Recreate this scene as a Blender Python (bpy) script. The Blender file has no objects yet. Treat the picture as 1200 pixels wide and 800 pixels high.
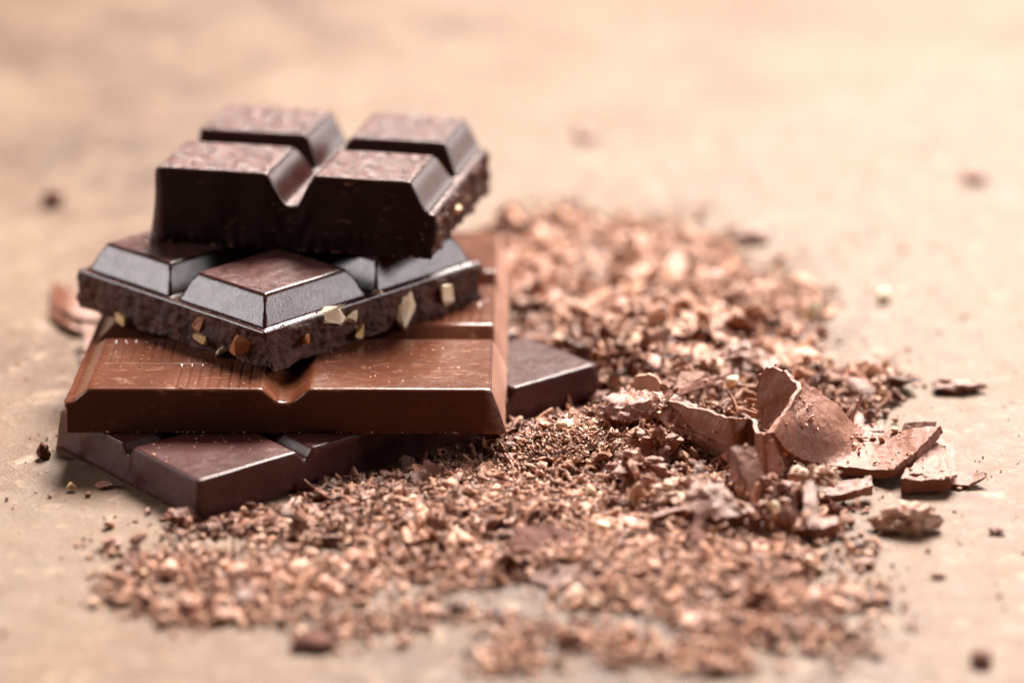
import bpy, bmesh, math, random
import numpy as np
from mathutils import Vector, Matrix, noise

# ------------------------------------------------------------------ camera, world, lights, exposure
S = 0.01                                   # everything below is written in centimetres
SC = bpy.context.scene
COL = SC.collection
F, TH, H = 3545.586, math.radians(19.577), 15.544      # focal length in photo pixels, pitch, lens height
cam_d = bpy.data.cameras.new('camera')
cam = bpy.data.objects.new('camera', cam_d); COL.objects.link(cam)
cam.location = (0, 0, H * S); cam.rotation_euler = (math.pi / 2 - TH, 0, 0)
cam_d.sensor_width = 36.0; cam_d.lens = F / 1200 * 36
cam_d.clip_start = 0.01; cam_d.clip_end = 30
cam_d.dof.use_dof = True; cam_d.dof.focus_distance = 0.4155; cam_d.dof.aperture_fstop = 8.8
SC.camera = cam

W = bpy.data.worlds.new('World'); SC.world = W; W.use_nodes = True
bg = W.node_tree.nodes['Background']
bg.inputs[0].default_value = (1.0, 0.86, 0.76, 1); bg.inputs[1].default_value = 0.07

def area(name, loc, target, sx, sy, power, col):
    d = bpy.data.lights.new(name, 'AREA'); d.shape = 'RECTANGLE'; d.size = sx; d.size_y = sy
    d.energy = power; d.color = col
    o = bpy.data.objects.new(name, d); COL.objects.link(o)
    o.location = loc
    o.rotation_euler = (Vector(target) - Vector(loc)).to_track_quat('-Z', 'Y').to_euler()
    return o
area('window_light', (0.30, 1.62, 1.36), (0, 0.45, 0), 0.8, 0.7, 138, (1.0, 0.91, 0.83))
area('low_back_light', (0.90, 1.75, 0.30), (0, 0.45, 0), 0.6, 0.4, 2.6, (1.0, 0.92, 0.88))
area('side_light_right', (1.15, 0.48, 0.46), (0, 0.43, 0), 0.28, 0.5, 6.3, (1.0, 0.91, 0.91))
area('side_light_left', (-1.15, 0.48, 0.42), (0, 0.43, 0), 0.28, 0.5, 6.3, (1.0, 0.91, 0.91))

SC.view_settings.view_transform = 'Standard'; SC.view_settings.look = 'None'
SC.view_settings.gamma = 1; SC.view_settings.use_curve_mapping = False
SC.view_settings.exposure = 0.38
SC.render.engine = 'CYCLES'
SC.cycles.use_denoising = True
SC.cycles.max_bounces = 6
SC.cycles.caustics_reflective = False; SC.cycles.caustics_refractive = False

# ------------------------------------------------------------------ helpers
rnd = random.Random(11)
R = np.random.default_rng(11)
CT, ST = math.cos(TH), math.sin(TH)

def ray(px, py):
    a, b = (px - 600) / F, (400 - py) / F
    return np.array([a, CT + b * ST, -ST + b * CT])
def g(px, py, z=0.0):
    """the point of the place at height z (cm) seen at a photo pixel"""
    d = ray(px, py); t = (z - H) / d[2]
    return np.array([d[0] * t, d[1] * t, z])
def project(x, y, z=0):
    z = z - H
    d = y * CT - z * ST; u = y * ST + z * CT
    return 600 + F * x / d, 400 - F * u / d

def fbm(p, s, o=4, seed=0.0):
    return noise.fractal(Vector((p[0] * s + seed, p[1] * s - seed * .7, p[2] * s + seed * .3)), 1.0, 2.0, o)

def link_mesh(name, V, Fc, mats, parent=None, idx=None, smooth=True, loc=None):
    me = bpy.data.meshes.new(name)
    me.from_pydata((np.asarray(V, float) * S).tolist(), [], Fc)
    for m in (mats if isinstance(mats, (list, tuple)) else [mats]): me.materials.append(m)
    if idx is not None: me.polygons.foreach_set('material_index', idx)
    me.polygons.foreach_set('use_smooth', [smooth] * len(me.polygons))
    me.update()
    o = bpy.data.objects.new(name, me); COL.objects.link(o)
    if parent: o.parent = parent
    if loc is not None: o.location = [c * S for c in loc]
    return o
def tag(o, label, cat, group=None, kind=None):
    if label: o['label'] = label
    if cat: o['category'] = cat
    if group: o['group'] = group
    if kind: o['kind'] = kind
    return o

# ------------------------------------------------------------------ materials
class NT:
    def __init__(s, name):
        s.m = bpy.data.materials.new(name); s.m.use_nodes = True
        s.t = s.m.node_tree; s.b = s.t.nodes['Principled BSDF']
        s.co = s.n('ShaderNodeTexCoord')
    def n(s, typ, **kw):
        x = s.t.nodes.new(typ)
        for k, v in kw.items():
            if k in x.inputs: x.inputs[k].default_value = v
            else: setattr(x, k, v)
        return x
    def l(s, a, b): s.t.links.new(a, b)
    def noise(s, scale, detail=4, rough=.55, dist=0, vec=None, src='Object'):
        x = s.n('ShaderNodeTexNoise', Scale=scale, Detail=detail, Roughness=rough, Distortion=dist)
        s.l(vec or s.co.outputs[src], x.inputs['Vector']); return x.outputs['Fac']
    def map(s, sc, src='Object', rot=(0, 0, 0), loc=(0, 0, 0)):
        x = s.n('ShaderNodeMapping'); x.inputs['Location'].default_value = loc; x.inputs['Scale'].default_value = sc; x.inputs['Rotation'].default_value = rot
        s.l(s.co.outputs[src], x.inputs['Vector']); return x.outputs['Vector']
    def ramp(s, fac, stops, interp='LINEAR'):
        x = s.n('ShaderNodeValToRGB'); x.color_ramp.interpolation = interp
        el = x.color_ramp.elements
        while len(el) < len(stops): el.new(.5)
        for e, (p, c) in zip(el, stops):
            e.position = p; e.color = (c, c, c, 1) if isinstance(c, (int, float)) else (*c, 1)
        s.l(fac, x.inputs[0]); return x.outputs[0]
    def mix(s, fac, a, b, mode='MIX'):
        x = s.n('ShaderNodeMix', data_type='RGBA', blend_type=mode)
        for i, v in ((0, fac), (6, a), (7, b)):
            if hasattr(v, 'links'): s.l(v, x.inputs[i])
            elif i == 0: x.inputs[0].default_value = v
            else: x.inputs[i].default_value = (*v, 1)
        return x.outputs[2]
    def math(s, op, a, b=0):
        x = s.n('ShaderNodeMath', operation=op)
        for i, v in ((0, a), (1, b)):
            if hasattr(v, 'links'): s.l(v, x.inputs[i])
            else: x.inputs[i].default_value = v
        return x.outputs[0]
    def bump(s, h, dist, strength=1, prev=None):
        x = s.n('ShaderNodeBump', Strength=strength, Distance=dist)
        s.l(h, x.inputs['Height'])
        if prev: s.l(prev, x.inputs['Normal'])
        s.l(x.outputs[0], s.b.inputs['Normal']); return x.outputs[0]
    def set(s, **kw):
        for k, v in kw.items():
            i = s.b.inputs[k.replace('_', ' ')]
            if hasattr(v, 'links'): s.l(v, i)
            else: i.default_value = (*v, 1) if isinstance(v, tuple) else v

def moulded(name, dark, light, bloom, rough=.3, worn=.5, spec=.32, smr=.32):
    """smooth moulded chocolate: faint tone drift, scuffs, chalky specks"""
    m = NT(name)
    n1 = m.noise(120, 5, .6); n2 = m.noise(700, 5, .65); n3 = m.noise(2600, 3, .6)
    c = m.mix(m.ramp(n1, [(.35, 0), (.7, 1)]), dark, light)
    sc = m.noise(1.0, 4, .7, 1.2, vec=m.map((260, 1500, 700), rot=(.3, .2, .5)))
    scr = m.ramp(sc, [(.61, 0), (.70, 1)])
    spk = m.ramp(n3, [(.69, 0), (.76, 1)])
    sm = m.noise(1.0, 6, .75, 2.5, vec=m.map((130, 230, 130), rot=(0, 0, .5)))
    smear = m.math('MULTIPLY', m.ramp(sm, [(.56, 0), (.70, 1)]), .32 * worn * smr / .32)
    wear = m.math('MULTIPLY', m.math('MAXIMUM', scr, spk), m.math('MULTIPLY', m.ramp(n1, [(.45, 0), (.62, 1)]), worn))
    geo = m.n('ShaderNodeNewGeometry')
    edge = m.ramp(geo.outputs['Pointiness'], [(.53, 0), (.60, 1)])
    ew = m.math('MULTIPLY', edge, m.math('MULTIPLY', m.ramp(n2, [(.4, 0), (.6, 1)]), .7))
    m.set(Base_Color=m.mix(m.math('MAXIMUM', smear, m.math('MAXIMUM', wear, ew)), c, bloom),
          Roughness=m.math('ADD', m.math('MULTIPLY', sm, .2), m.math('ADD', m.math('MULTIPLY', n2, .14), rough - .15)), Specular_IOR_Level=spec)
    h = m.math('ADD', m.math('MULTIPLY', n2, .6), m.math('MULTIPLY', n3, .25))
    m.bump(h, .00010, .55)
    return m.m
M = {}
M['milk_mould'] = moulded('milk_chocolate_moulded', (.086, .0245, .0115), (.122, .038, .018), (.46, .25, .17), .20, 1.0, .36)
M['dark_mould'] = moulded('dark_chocolate_moulded', (.030, .0080, .0065), (.042, .0125, .0102), (.20, .11, .085), .27, .55)
M['dark_low'] = moulded('dark_chocolate_smooth', (.046, .0125, .0110), (.060, .0185, .0160), (.24, .13, .105), .26, .5, .30, .06)

M['milk_cut_shaded'] = moulded('milk_chocolate_cut_shaded', (.066, .019, .0095), (.090, .027, .014), (.36, .18, .12), .55, .6, .2, .04)  # matte cut front wall; its shade is put in as a darker base
M['milk_pale_side'] = moulded('milk_chocolate_pale_side', (.27, .125, .083), (.40, .21, .15), (.60, .40, .31), .34, 1.0, .5)  # paler milk colour for the right-hand wall of the bar
M['dark_cut_shaded'] = moulded('dark_chocolate_cut_shaded', (.017, .0050, .0040), (.024, .0075, .0060), (.26, .14, .105), .55, 1.0, .14, .0)  # matte cut front; shade on the face painted in as near-black base
def blotchy(name, d0, d1, bd, ra):
    """moulded dark chocolate whose flat tops are dull and pitted, or carry a painted sheen"""
    m = NT(name)
    n1 = m.noise(160, 5, .6); n2 = m.noise(520, 6, .68, .6); n3 = m.noise(2600, 3, .6)
    geo = m.n('ShaderNodeNewGeometry')
    sep = m.n('ShaderNodeSeparateXYZ'); m.l(geo.outputs['Normal'], sep.inputs[0])
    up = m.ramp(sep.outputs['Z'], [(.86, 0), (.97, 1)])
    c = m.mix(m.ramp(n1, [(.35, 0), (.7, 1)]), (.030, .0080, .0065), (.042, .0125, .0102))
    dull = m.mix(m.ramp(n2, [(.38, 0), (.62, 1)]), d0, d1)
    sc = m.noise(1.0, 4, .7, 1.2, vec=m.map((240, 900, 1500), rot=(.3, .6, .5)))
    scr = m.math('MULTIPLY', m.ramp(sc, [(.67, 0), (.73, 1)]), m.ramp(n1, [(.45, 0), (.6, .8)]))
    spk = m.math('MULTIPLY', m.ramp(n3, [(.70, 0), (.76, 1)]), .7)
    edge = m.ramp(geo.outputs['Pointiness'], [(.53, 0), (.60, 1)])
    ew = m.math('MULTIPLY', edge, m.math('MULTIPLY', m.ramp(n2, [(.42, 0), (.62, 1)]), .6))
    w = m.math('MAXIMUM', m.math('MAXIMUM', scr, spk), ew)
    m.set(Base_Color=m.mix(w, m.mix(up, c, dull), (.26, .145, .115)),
          Roughness=m.math('ADD', m.math('MULTIPLY', up, ra), m.math('ADD', m.math('MULTIPLY', n2, .24), .11)), Specular_IOR_Level=.34)
    m.bump(n1, .0005, .12)
    wv = m.b.inputs['Normal'].links[0].from_socket
    b = m.bump(m.math('MULTIPLY', n2, up), bd, .8, wv)
    m.bump(n3, .00008, .4, b)
    return m.m
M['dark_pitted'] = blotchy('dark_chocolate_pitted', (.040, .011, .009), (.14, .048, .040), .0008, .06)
M['dark_painted_sheen'] = blotchy('dark_chocolate_painted_sheen', (.058, .022, .019), (.095, .040, .035), .00012, .04)  # light sheen on the flat tops painted in as a paler colour

def fracture(name, a, b, pale):
    m = NT(name)
    n1 = m.noise(260, 5, .65); n2 = m.noise(1500, 5, .7); n3 = m.noise(4200, 3, .6)
    c = m.mix(m.ramp(n1, [(.35, 0), (.66, 1)]), a, b)
    c = m.mix(m.ramp(n3, [(.62, 0), (.74, .75)]), c, pale)
    m.set(Base_Color=c, Roughness=.62, Specular_IOR_Level=.35)
    m.bump(m.math('ADD', n2, m.math('MULTIPLY', n3, .4)), .00035, .8)
    return m.m
M['dark_break'] = fracture('dark_chocolate_broken', (.040, .0120, .0078), (.115, .041, .026), (.30, .165, .11))
M['milk_break'] = fracture('milk_chocolate_broken', (.17, .06, .033), (.28, .12, .072), (.6, .4, .3))

def shaving(name, stops, attr=False, rough=.5, spec=.4, bd=.00025):
    """scraped chocolate; every flake has its own tone"""
    m = NT(name)
    if attr:
        a = m.n('ShaderNodeAttribute', attribute_name='tone'); t = a.outputs['Fac']
    else:
        a = m.n('ShaderNodeObjectInfo'); t = a.outputs['Random']
    src = 'Object'
    n1 = m.noise(420, 4, .6, src=src); n2 = m.noise(2600, 4, .7, src=src)
    n4 = m.noise(1.0, 3, .6, .6, vec=m.map((350, 3200, 500), rot=(.1, .2, .4)))
    f = m.math('ADD', m.math('MULTIPLY', t, .8), m.math('MULTIPLY', n1, .2))
    c = m.ramp(f, stops)
    c = m.mix(m.ramp(n2, [(.60, 0), (.72, .55)]), c, (.62, .42, .32))
    m.set(Base_Color=c, Roughness=rough, Specular_IOR_Level=spec)
    m.bump(m.math('ADD', m.math('MULTIPLY', n4, .8), m.math('ADD', m.math('MULTIPLY', n1, .5), n2)), bd, .9)
    return m.m
M['crumbs'] = shaving('chocolate_crumb_mix', [(.0, (.055, .017, .010)), (.18, (.145, .050, .027)), (.42, (.35, .145, .080)),
                                             (.68, (.57, .290, .178)), (.88, (.75, .50, .36)), (.93, (.84, .67, .45)), (1., (.90, .82, .66))], True, rough=.42, spec=.45, bd=.0003)
TONES = {'dark': ((.10, .033, .019), (.21, .080, .046)), 'brown': ((.26, .104, .060), (.42, .195, .122)), 'pale': ((.50, .26, .172), (.68, .43, .32))}
for tn, (a, b) in TONES.items(): M['shaving_' + tn] = shaving(tn + '_milk_chocolate_shaving', [(0, a), (1, b)], rough=.42, spec=.45)
M['hero'] = shaving('milk_chocolate_curl', [(0, (.20, .074, .043)), (1, (.28, .112, .070))], rough=.34, spec=.4, bd=.00018)
M['pale'] = shaving('crumbly_pale_chocolate', [(0, (.64, .40, .30)), (1, (.74, .50, .39))], rough=.6, spec=.25, bd=.0005)
M['hero_dark'] = shaving('dark_chocolate_fragment', [(0, (.12, .038, .025)), (1, (.17, .060, .042))], rough=.6, spec=.15)

def nutmat(name, a, b, skin):
    m = NT(name)
    n1 = m.noise(300, 4, .6); n2 = m.noise(1400, 4, .6)
    c = m.mix(m.ramp(n1, [(.35, 0), (.65, 1)]), a, b)
    c = m.mix(m.ramp(n2, [(.6, 0), (.7, .6)]), c, skin)
    m.set(Base_Color=c, Roughness=.5); m.bump(n2, .0003, .6)
    return m.m
M['nut'] = nutmat('hazelnut_flesh', (.78, .62, .38), (.88, .80, .62), (.55, .34, .17))
M['nut_tan'] = nutmat('hazelnut_toasted', (.50, .30, .12), (.66, .44, .20), (.33, .14, .06))
M['nut_skin'] = nutmat('hazelnut_skin', (.34, .12, .045), (.46, .19, .08), (.15, .05, .025))

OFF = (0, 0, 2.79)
def tabletop():
    m = NT('worn_brown_tabletop')
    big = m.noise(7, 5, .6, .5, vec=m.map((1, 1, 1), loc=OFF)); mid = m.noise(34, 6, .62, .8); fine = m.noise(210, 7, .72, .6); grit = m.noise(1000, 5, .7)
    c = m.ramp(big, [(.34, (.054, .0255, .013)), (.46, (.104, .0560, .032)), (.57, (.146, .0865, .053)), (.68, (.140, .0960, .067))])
    c = m.mix(m.ramp(mid, [(.44, 0), (.66, .7)]), c, (.178, .116, .075))
    c = m.mix(m.ramp(mid, [(.30, .75), (.43, 0)]), c, (.12, .066, .038))
    c = m.mix(m.ramp(fine, [(.55, 0), (.66, .85)]), c, (.29, .198, .135))
    c = m.mix(m.ramp(fine, [(.32, .85), (.43, 0)]), c, (.13, .066, .036))
    c = m.mix(m.ramp(grit, [(.60, 0), (.70, .6)]), c, (.40, .31, .235))
    c = m.mix(m.ramp(grit, [(.32, .5), (.40, 0)]), c, (.12, .07, .045))
    m.set(Base_Color=c, Roughness=m.ramp(mid, [(.3, .40), (.7, .58)]), Specular_IOR_Level=.2)
    b = m.bump(fine, .0006, .6); m.bump(grit, .0002, .6, b)
    return m.m
M['table'] = tabletop()

# ------------------------------------------------------------------ the surface
V = [(-200, 29, 0), (200, 29, 0), (200, 320, 0), (-200, 320, 0)]
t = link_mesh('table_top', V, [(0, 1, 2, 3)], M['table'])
tag(t, 'worn mottled brown table top under the chocolate', None, kind='structure')

# ------------------------------------------------------------------ chocolate bars
def softramp(x, k=14.0):
    """0..1 ramp with rounded ends"""
    f = lambda v: np.logaddexp(0, k * v) / k
    return f(x) - f(x - 1)

def make_bar(name, loc, yaw, nx, ny, Wd, Ln, T, tg, w0, w1, sides, draft, mats, rim=.05, seed=0, ticks=None, rough=.07, k=14, skew=None, skip=(), wave=.012):
    """a moulded bar: every square with its share of the groove and of the outer walls is one part"""
    root = bpy.data.objects.new(name, None); COL.objects.link(root)
    root.location = [c * S for c in loc]; root.rotation_euler = (0, 0, math.radians(yaw)); root.empty_display_size = .01
    brk = {s: sides[s] == 'broken' for s in 'SENW'}
    lo = [0 if brk['W'] else draft['W'] + rim, 0 if brk['S'] else draft['S'] + rim]
    hi = [Wd - (0 if brk['E'] else draft['E'] + rim), Ln - (0 if brk['N'] else draft['N'] + rim)]
    gx = [i * Wd / nx for i in range(nx + 1)]; gy = [j * Ln / ny for j in range(ny + 1)]
    cutx = [gx[i] for i in range(nx + 1) if 0 < i < nx or (i == 0 and brk['W']) or (i == nx and brk['E'])]
    cuty = [gy[j] for j in range(ny + 1) if 0 < j < ny or (j == 0 and brk['S']) or (j == ny and brk['N'])]
    def samples(a, b, cuts, extra):
        st = .03 if any(brk.values()) and nx * ny < 5 else .055
        v = list(np.linspace(a, b, max(4, int((b - a) / st)) + 1))
        for c in cuts:
            for d in list(np.linspace(0, w1 * 1.25, 16)): v += [c - d, c + d]
        v = sorted(x for x in v + extra if a <= x <= b)
        out = [a]
        for x in v:
            if x - out[-1] > .007: out.append(x)
        if b - out[-1] < .005: out[-1] = b
        else: out.append(b)
        return np.array(out)
    def height(x, y):
        dx = np.full_like(x, 9.); dy = np.full_like(x, 9.)
        for c in cutx: dx = np.minimum(dx, abs(x - c))
        for c in cuty: dy = np.minimum(dy, abs(y - c))
        px = softramp((dx - w0) / (w1 - w0), k); py = softramp((dy - w0) / (w1 - w0), k)
        e = 40.0
        p = -np.logaddexp(-e * px, -e * py) / e + math.log(2) / e * (np.minimum(px, py) * np.exp(-abs(px - py) * 20))
        p = np.clip(p, 0, 1)
        z = tg + (T - tg) * p
        if ticks is not None: z = z - ticks(x, y)
        return z
    def wob(p, n, fr, depth):
        """displacement of a broken wall"""
        if not fr: return 0
        q = (p[0] + seed, p[1], p[2])
        a = rough * 1.0 * fbm(q, 1.7, 2, seed) + rough * .8 * fbm(q, 5, 4, seed + 3) + rough * .24 * fbm(q, 17, 4, seed + 5) - rough * 1.6 * max(0, fbm(q, 2.6, 2, seed + 8) - .28)
        return a * depth
    for j in range(ny):
        for i in range(nx):
            if (i, j) in skip: continue
            a, b = max(gx[i], lo[0]), min(gx[i + 1], hi[0]); c, d = max(gy[j], lo[1]), min(gy[j + 1], hi[1])
            ex = ticks.xs(a, b, c, d) if ticks is not None else ([], [])
            xs = samples(a, b, cutx, ex[0]); ys = samples(c, d, cuty, ex[1])
            XX, YY = np.meshgrid(xs, ys); ZZ = height(XX, YY)
            n, m = len(xs), len(ys)
            Vv = [tuple(v) for v in np.stack([XX, YY, ZZ], -1).reshape(-1, 3)]
            for q, v in enumerate(Vv):   # hand-made unevenness
                Vv[q] = (v[0], v[1], v[2] + .006 * noise.noise(Vector((v[0] * 1.3 + seed, v[1] * 1.3, 3.1))))
            Fc, mi = [], []
            for r in range(m - 1):
                for s in range(n - 1):
                    q = r * n + s
                    Fc.append((q, q + 1, q + 1 + n, q + n)); mi.append(0)
            out = {'S': j == 0, 'N': j == ny - 1, 'W': i == 0, 'E': i == nx - 1}
            border = {'S': [s for s in range(n)], 'E': [r * n + n - 1 for r in range(m)],
                      'N': [(m - 1) * n + s for s in range(n)][::-1], 'W': [r * n for r in range(m)][::-1]}
            nrm = {'S': (0, -1), 'E': (1, 0), 'N': (0, 1), 'W': (-1, 0)}
            order = 'SENW'
            # start the walk at a side whose predecessor is not an outer side
            st = 0
            for q in range(4):
                if out[order[q]] and not out[order[q - 1]]: st = q
            chains, cur = [], []
            for q in range(4):
                sd = order[(st + q) % 4]
                if not out[sd]:
                    if cur: chains.append(cur)
                    cur = []
                    continue
                for w_, vi in enumerate(border[sd]):
                    if cur and w_ == 0 and cur[-1][0] == vi: cur[-1] = (vi, cur[-1][1], sd)
                    else: cur.append((vi, sd, None))
            if cur: chains.append(cur)
            for ch in chains:
                closed = len(ch) > 3 and ch[0][0] == ch[-1][0]
                if closed: ch = ch[:-1]; ch[0] = (ch[0][0], ch[0][1], order[(st + 3) % 4])
                prev = [c_[0] for c_ in ch]
                anyb = any(brk[c_[1]] for c_ in ch)
                ts = [.02, .05, .10] + list(np.linspace(.13, .985, 26)) + [1.0] if anyb else list(np.linspace(.12, 1, 9))
                rows = [('rim', a_) for a_ in (.26, .52, .78, 1.05, 1.3)] + [('wall', t_) for t_ in ts]
                top = [Vv[c_[0]] for c_ in ch]
                for kind, tt in rows:
                    new = []
                    for (vi, s1, s2), p in zip(ch, top):
                        off = np.zeros(2); fr = brk[s1]; dz = 0
                        for sd in {s1, s2} - {None}:
                            nn = np.array(nrm[sd], float)
                            if brk[sd]:
                                if kind == 'rim': o_, z_ = .012 * tt / 1.3, .022 * tt / 1.3
                                else:
                                    dep = min(1, tt / .1)
                                    zz = (p[2] - .022) * (1 - tt)
                                    q3 = (p[0] + nn[0] * .02, p[1] + nn[1] * .02, zz)
                                    sk = skew(sd, p, tt) if skew else 0
                                    o_, z_ = .012 + wob(q3, nn, True, dep) + sk, .022 + (p[2] - .022) * tt
                            else:
                                if kind == 'rim': o_, z_ = rim * math.sin(tt), rim * (1 - math.cos(tt))
                                else:
                                    z0 = rim * (1 - math.cos(1.3))
                                    o_ = rim * math.sin(1.3) + (draft[sd] + rim * (1 - math.sin(1.3))) * tt
                                    z_ = z0 + (p[2] - z0) * tt
                                    o_ += wave * noise.noise(Vector((p[0] * 2 + seed, p[1] * 2, z_ * 3))) + wave * .8 * tt ** 6 * noise.noise(Vector((p[0] * 9 + seed, p[1] * 9, 2)))
                            off += nn * o_; dz = max(dz, z_)
                        Vv.append((p[0] + off[0], p[1] + off[1], max(p[2] - dz, 0.0)))
                        new.append(len(Vv) - 1)
                    L = len(new)
                    for q in range(L if closed else L - 1):
                        q2 = (q + 1) % L
                        Fc.append((prev[q], new[q], new[q2], prev[q2]))
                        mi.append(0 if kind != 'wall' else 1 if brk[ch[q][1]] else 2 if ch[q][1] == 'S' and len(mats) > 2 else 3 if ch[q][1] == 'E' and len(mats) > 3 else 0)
                    prev = new
                if len(prev) > 2:                                   # underside
                    cx_, cy_ = (a + b) / 2, (c + d) / 2
                    Vv.append((cx_, cy_, 0.0)); ci = len(Vv) - 1
                    loop = prev + ([prev[0]] if closed else [])
                    for q in range(len(loop) - 1): Fc.append((loop[q + 1], loop[q], ci)); mi.append(1)
            link_mesh('chocolate_square', Vv, Fc, mats, root, mi)
    return root

TD, TC, TB, TA = .543, .619, .981, 1.126
D_ = dict(loc=(-4.107, 36.65, 0.0), yaw=40.08, W=7.118, L=3.508)
C_ = dict(loc=(-6.085, 38.463, TD + .004), yaw=-.48, W=6.0, L=7.309)
B_ = dict(loc=(-3.405, 39.198, TD + TC + .008), yaw=46.6, W=4.284, L=4.0)
A_ = dict(loc=(-5.259, 42.0, TD + TC + TB + .012), yaw=-11.9, W=4.23, L=3.641)

bar = make_bar('chocolate_bar', D_['loc'], D_['yaw'], 4, 2, D_['W'], D_['L'], TD, .40, .03, .14,
               dict(S='m', E='m', N='m', W='m'), dict(S=.06, E=.10, N=.06, W=.06), [M['dark_low'], M['dark_break']], rim=.035, seed=2.3)
tag(bar, 'smooth dark chocolate bar lying at the bottom of the stack, corner towards viewer', 'chocolate bar', 'stacked chocolate bars')

class Hatch:
    """short engraved strokes on the milk squares"""
    px, py = 6.0 / 2, 7.309 / 3
    bands = [(0, 0, .46, 1.42, 1.12, 1.98), (0, 0, 1.50, 2.62, .12, 1.02), (1, 1, 1.45, 2.66, .42, 1.20), (0, 1, 1.45, 2.62, .42, 1.2)]
    step, wd, dp = .142, .017, .016
    def cells(s):
        for ci, cj, x0, x1, y0, y1 in s.bands:
            yield ci * s.px + x0, ci * s.px + x1, cj * s.py + y0, cj * s.py + y1
    def xs(s, a, b, c, d):
        X, Y = [], []
        for x0, x1, y0, y1 in s.cells():
            if not (a <= (x0 + x1) / 2 <= b and c <= (y0 + y1) / 2 <= d): continue
            q = x0
            while q < x1:
                X += [q - .032, q - .018, q - .006, q + .006, q + .018, q + .032]; q += s.step
            Y += [y0 - .02, y0, y1, y1 + .02]
        if X: Y += [1.055, 1.07, 1.085] if c < 1 else []
        return X, Y
    def __call__(s, x, y):
        z = np.zeros_like(x)
        for x0, x1, y0, y1 in s.cells():
            inb = (x > x0 - .03) & (x < x1 + .02) & (y > y0 - .005) & (y < y1 + .005)
            ph = (x - x0 + s.step / 2) % s.step - s.step / 2
            z += inb * s.dp * np.clip(1.5 - abs(ph) / .012, 0, 1)
        z += ((x > .42) & (x < 2.66) & (y < 2)) * .008 * np.clip(1 - abs(y - 1.07) / .016, 0, 1)
        return z
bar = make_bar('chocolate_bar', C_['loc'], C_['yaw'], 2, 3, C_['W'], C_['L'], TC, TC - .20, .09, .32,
               dict(S='m', E='m', N='m', W='broken'), dict(S=.05, E=.19, N=.08, W=0), [M['milk_mould'], M['milk_break'], M['milk_cut_shaded'], M['milk_pale_side']], rim=.06, seed=7.1, ticks=Hatch(), rough=.05)
tag(bar, 'milk chocolate bar with engraved strokes on its squares, second from the bottom', 'chocolate bar', 'stacked chocolate bars')

def skewB(sd, p, t):
    # the break at the near corner leans out towards the right at its foot
    near = math.exp(-((p[0] ** 2 + p[1] ** 2) / .35))
    return (-.14 if sd == 'W' else .10) * near * t
barB = make_bar('chocolate_bar', B_['loc'], B_['yaw'], 2, 2, B_['W'], B_['L'], TB, .57, .085, .30,
                dict(S='broken', E='broken', N='broken', W='broken'), dict(S=0, E=0, N=0, W=0), [M['dark_painted_sheen'], M['dark_break']], seed=4.7, rough=.065, k=26, skew=skewB)
tag(barB, 'glossy dark chocolate piece with hazelnut chips in its broken edges', 'chocolate bar', 'stacked chocolate bars')

barA = make_bar('chocolate_bar', A_['loc'], A_['yaw'], 2, 2, A_['W'], A_['L'], TA, .655, .10, .33,
                dict(S='m', E='broken', N='m', W='m'), dict(S=.03, E=0, N=.05, W=.10), [M['dark_pitted'], M['dark_break'], M['dark_cut_shaded']], rim=.06, seed=9.4, rough=.07, k=9, wave=.03)
tag(barA, 'thick four square dark chocolate piece on top of the stack', 'chocolate bar', 'stacked chocolate bars')

# ------------------------------------------------------------------ nut chips set in the broken edges
def chip_mesh(rx, ry, rz, seed, sub=1):
    """an angular broken bit: hull of a few scattered points, edges slightly worn"""
    r = random.Random(seed); bm = bmesh.new()
    for q in range(11):
        p = Vector((r.gauss(0, 1), r.gauss(0, 1), r.gauss(0, 1))).normalized() * r.uniform(.8, 1.15)
        bm.verts.new((p.x * rx, p.y * ry, p.z * rz))
    h = bmesh.ops.convex_hull(bm, input=bm.verts)
    bmesh.ops.delete(bm, geom=[g_ for g_ in set(h['geom_interior'] + h['geom_unused']) if isinstance(g_, bmesh.types.BMVert)], context='VERTS')
    bmesh.ops.bevel(bm, geom=bm.edges[:], offset=min(rx, ry, rz) * .10, segments=1, affect='EDGES')
    bm.verts.index_update()
    Vv = [tuple(v.co) for v in bm.verts]; Fc = [tuple(v.index for v in f.verts) for f in bm.faces]
    bm.free(); return Vv, Fc

def on_face(bar, B, px, py, side):
    """local point of the bar's broken side seen at a pixel"""
    d = ray(px, py); o = np.array([0, 0, H]); l = np.array(B['loc'])
    a = math.radians(B['yaw']); ex = np.array([math.cos(a), math.sin(a), 0]); ey = np.array([-math.sin(a), math.cos(a), 0])
    nn, off = {'S': (ey, 0), 'W': (ex, 0), 'E': (ex, B['W'])}[side]
    t = (off - (o - l) @ nn) / (d @ nn); p = o + d * t - l
    return p @ ex, p @ ey, p[2]
chips = [(389, 370, 'S', .13, .09, 'nut'), (407, 371, 'S', .08, .10, 'nut'), (416, 388, 'S', .12, .10, 'nut_tan'), (475, 365, 'S', .14, .20, 'nut'),
         (518, 343, 'S', .10, .15, 'nut'), (356, 396, 'S', .06, .06, 'nut_skin'), (240, 393, 'W', .10, .08, 'nut_tan'), (236, 379, 'W', .06, .09, 'nut_skin'),
         (261, 411, 'W', .10, .10, 'nut'), (283, 405, 'W', .14, .11, 'nut_skin'), (146, 373, 'W', .16, .06, 'nut_tan'), (440, 341, 'S', .04, .03, 'nut')]
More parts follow.
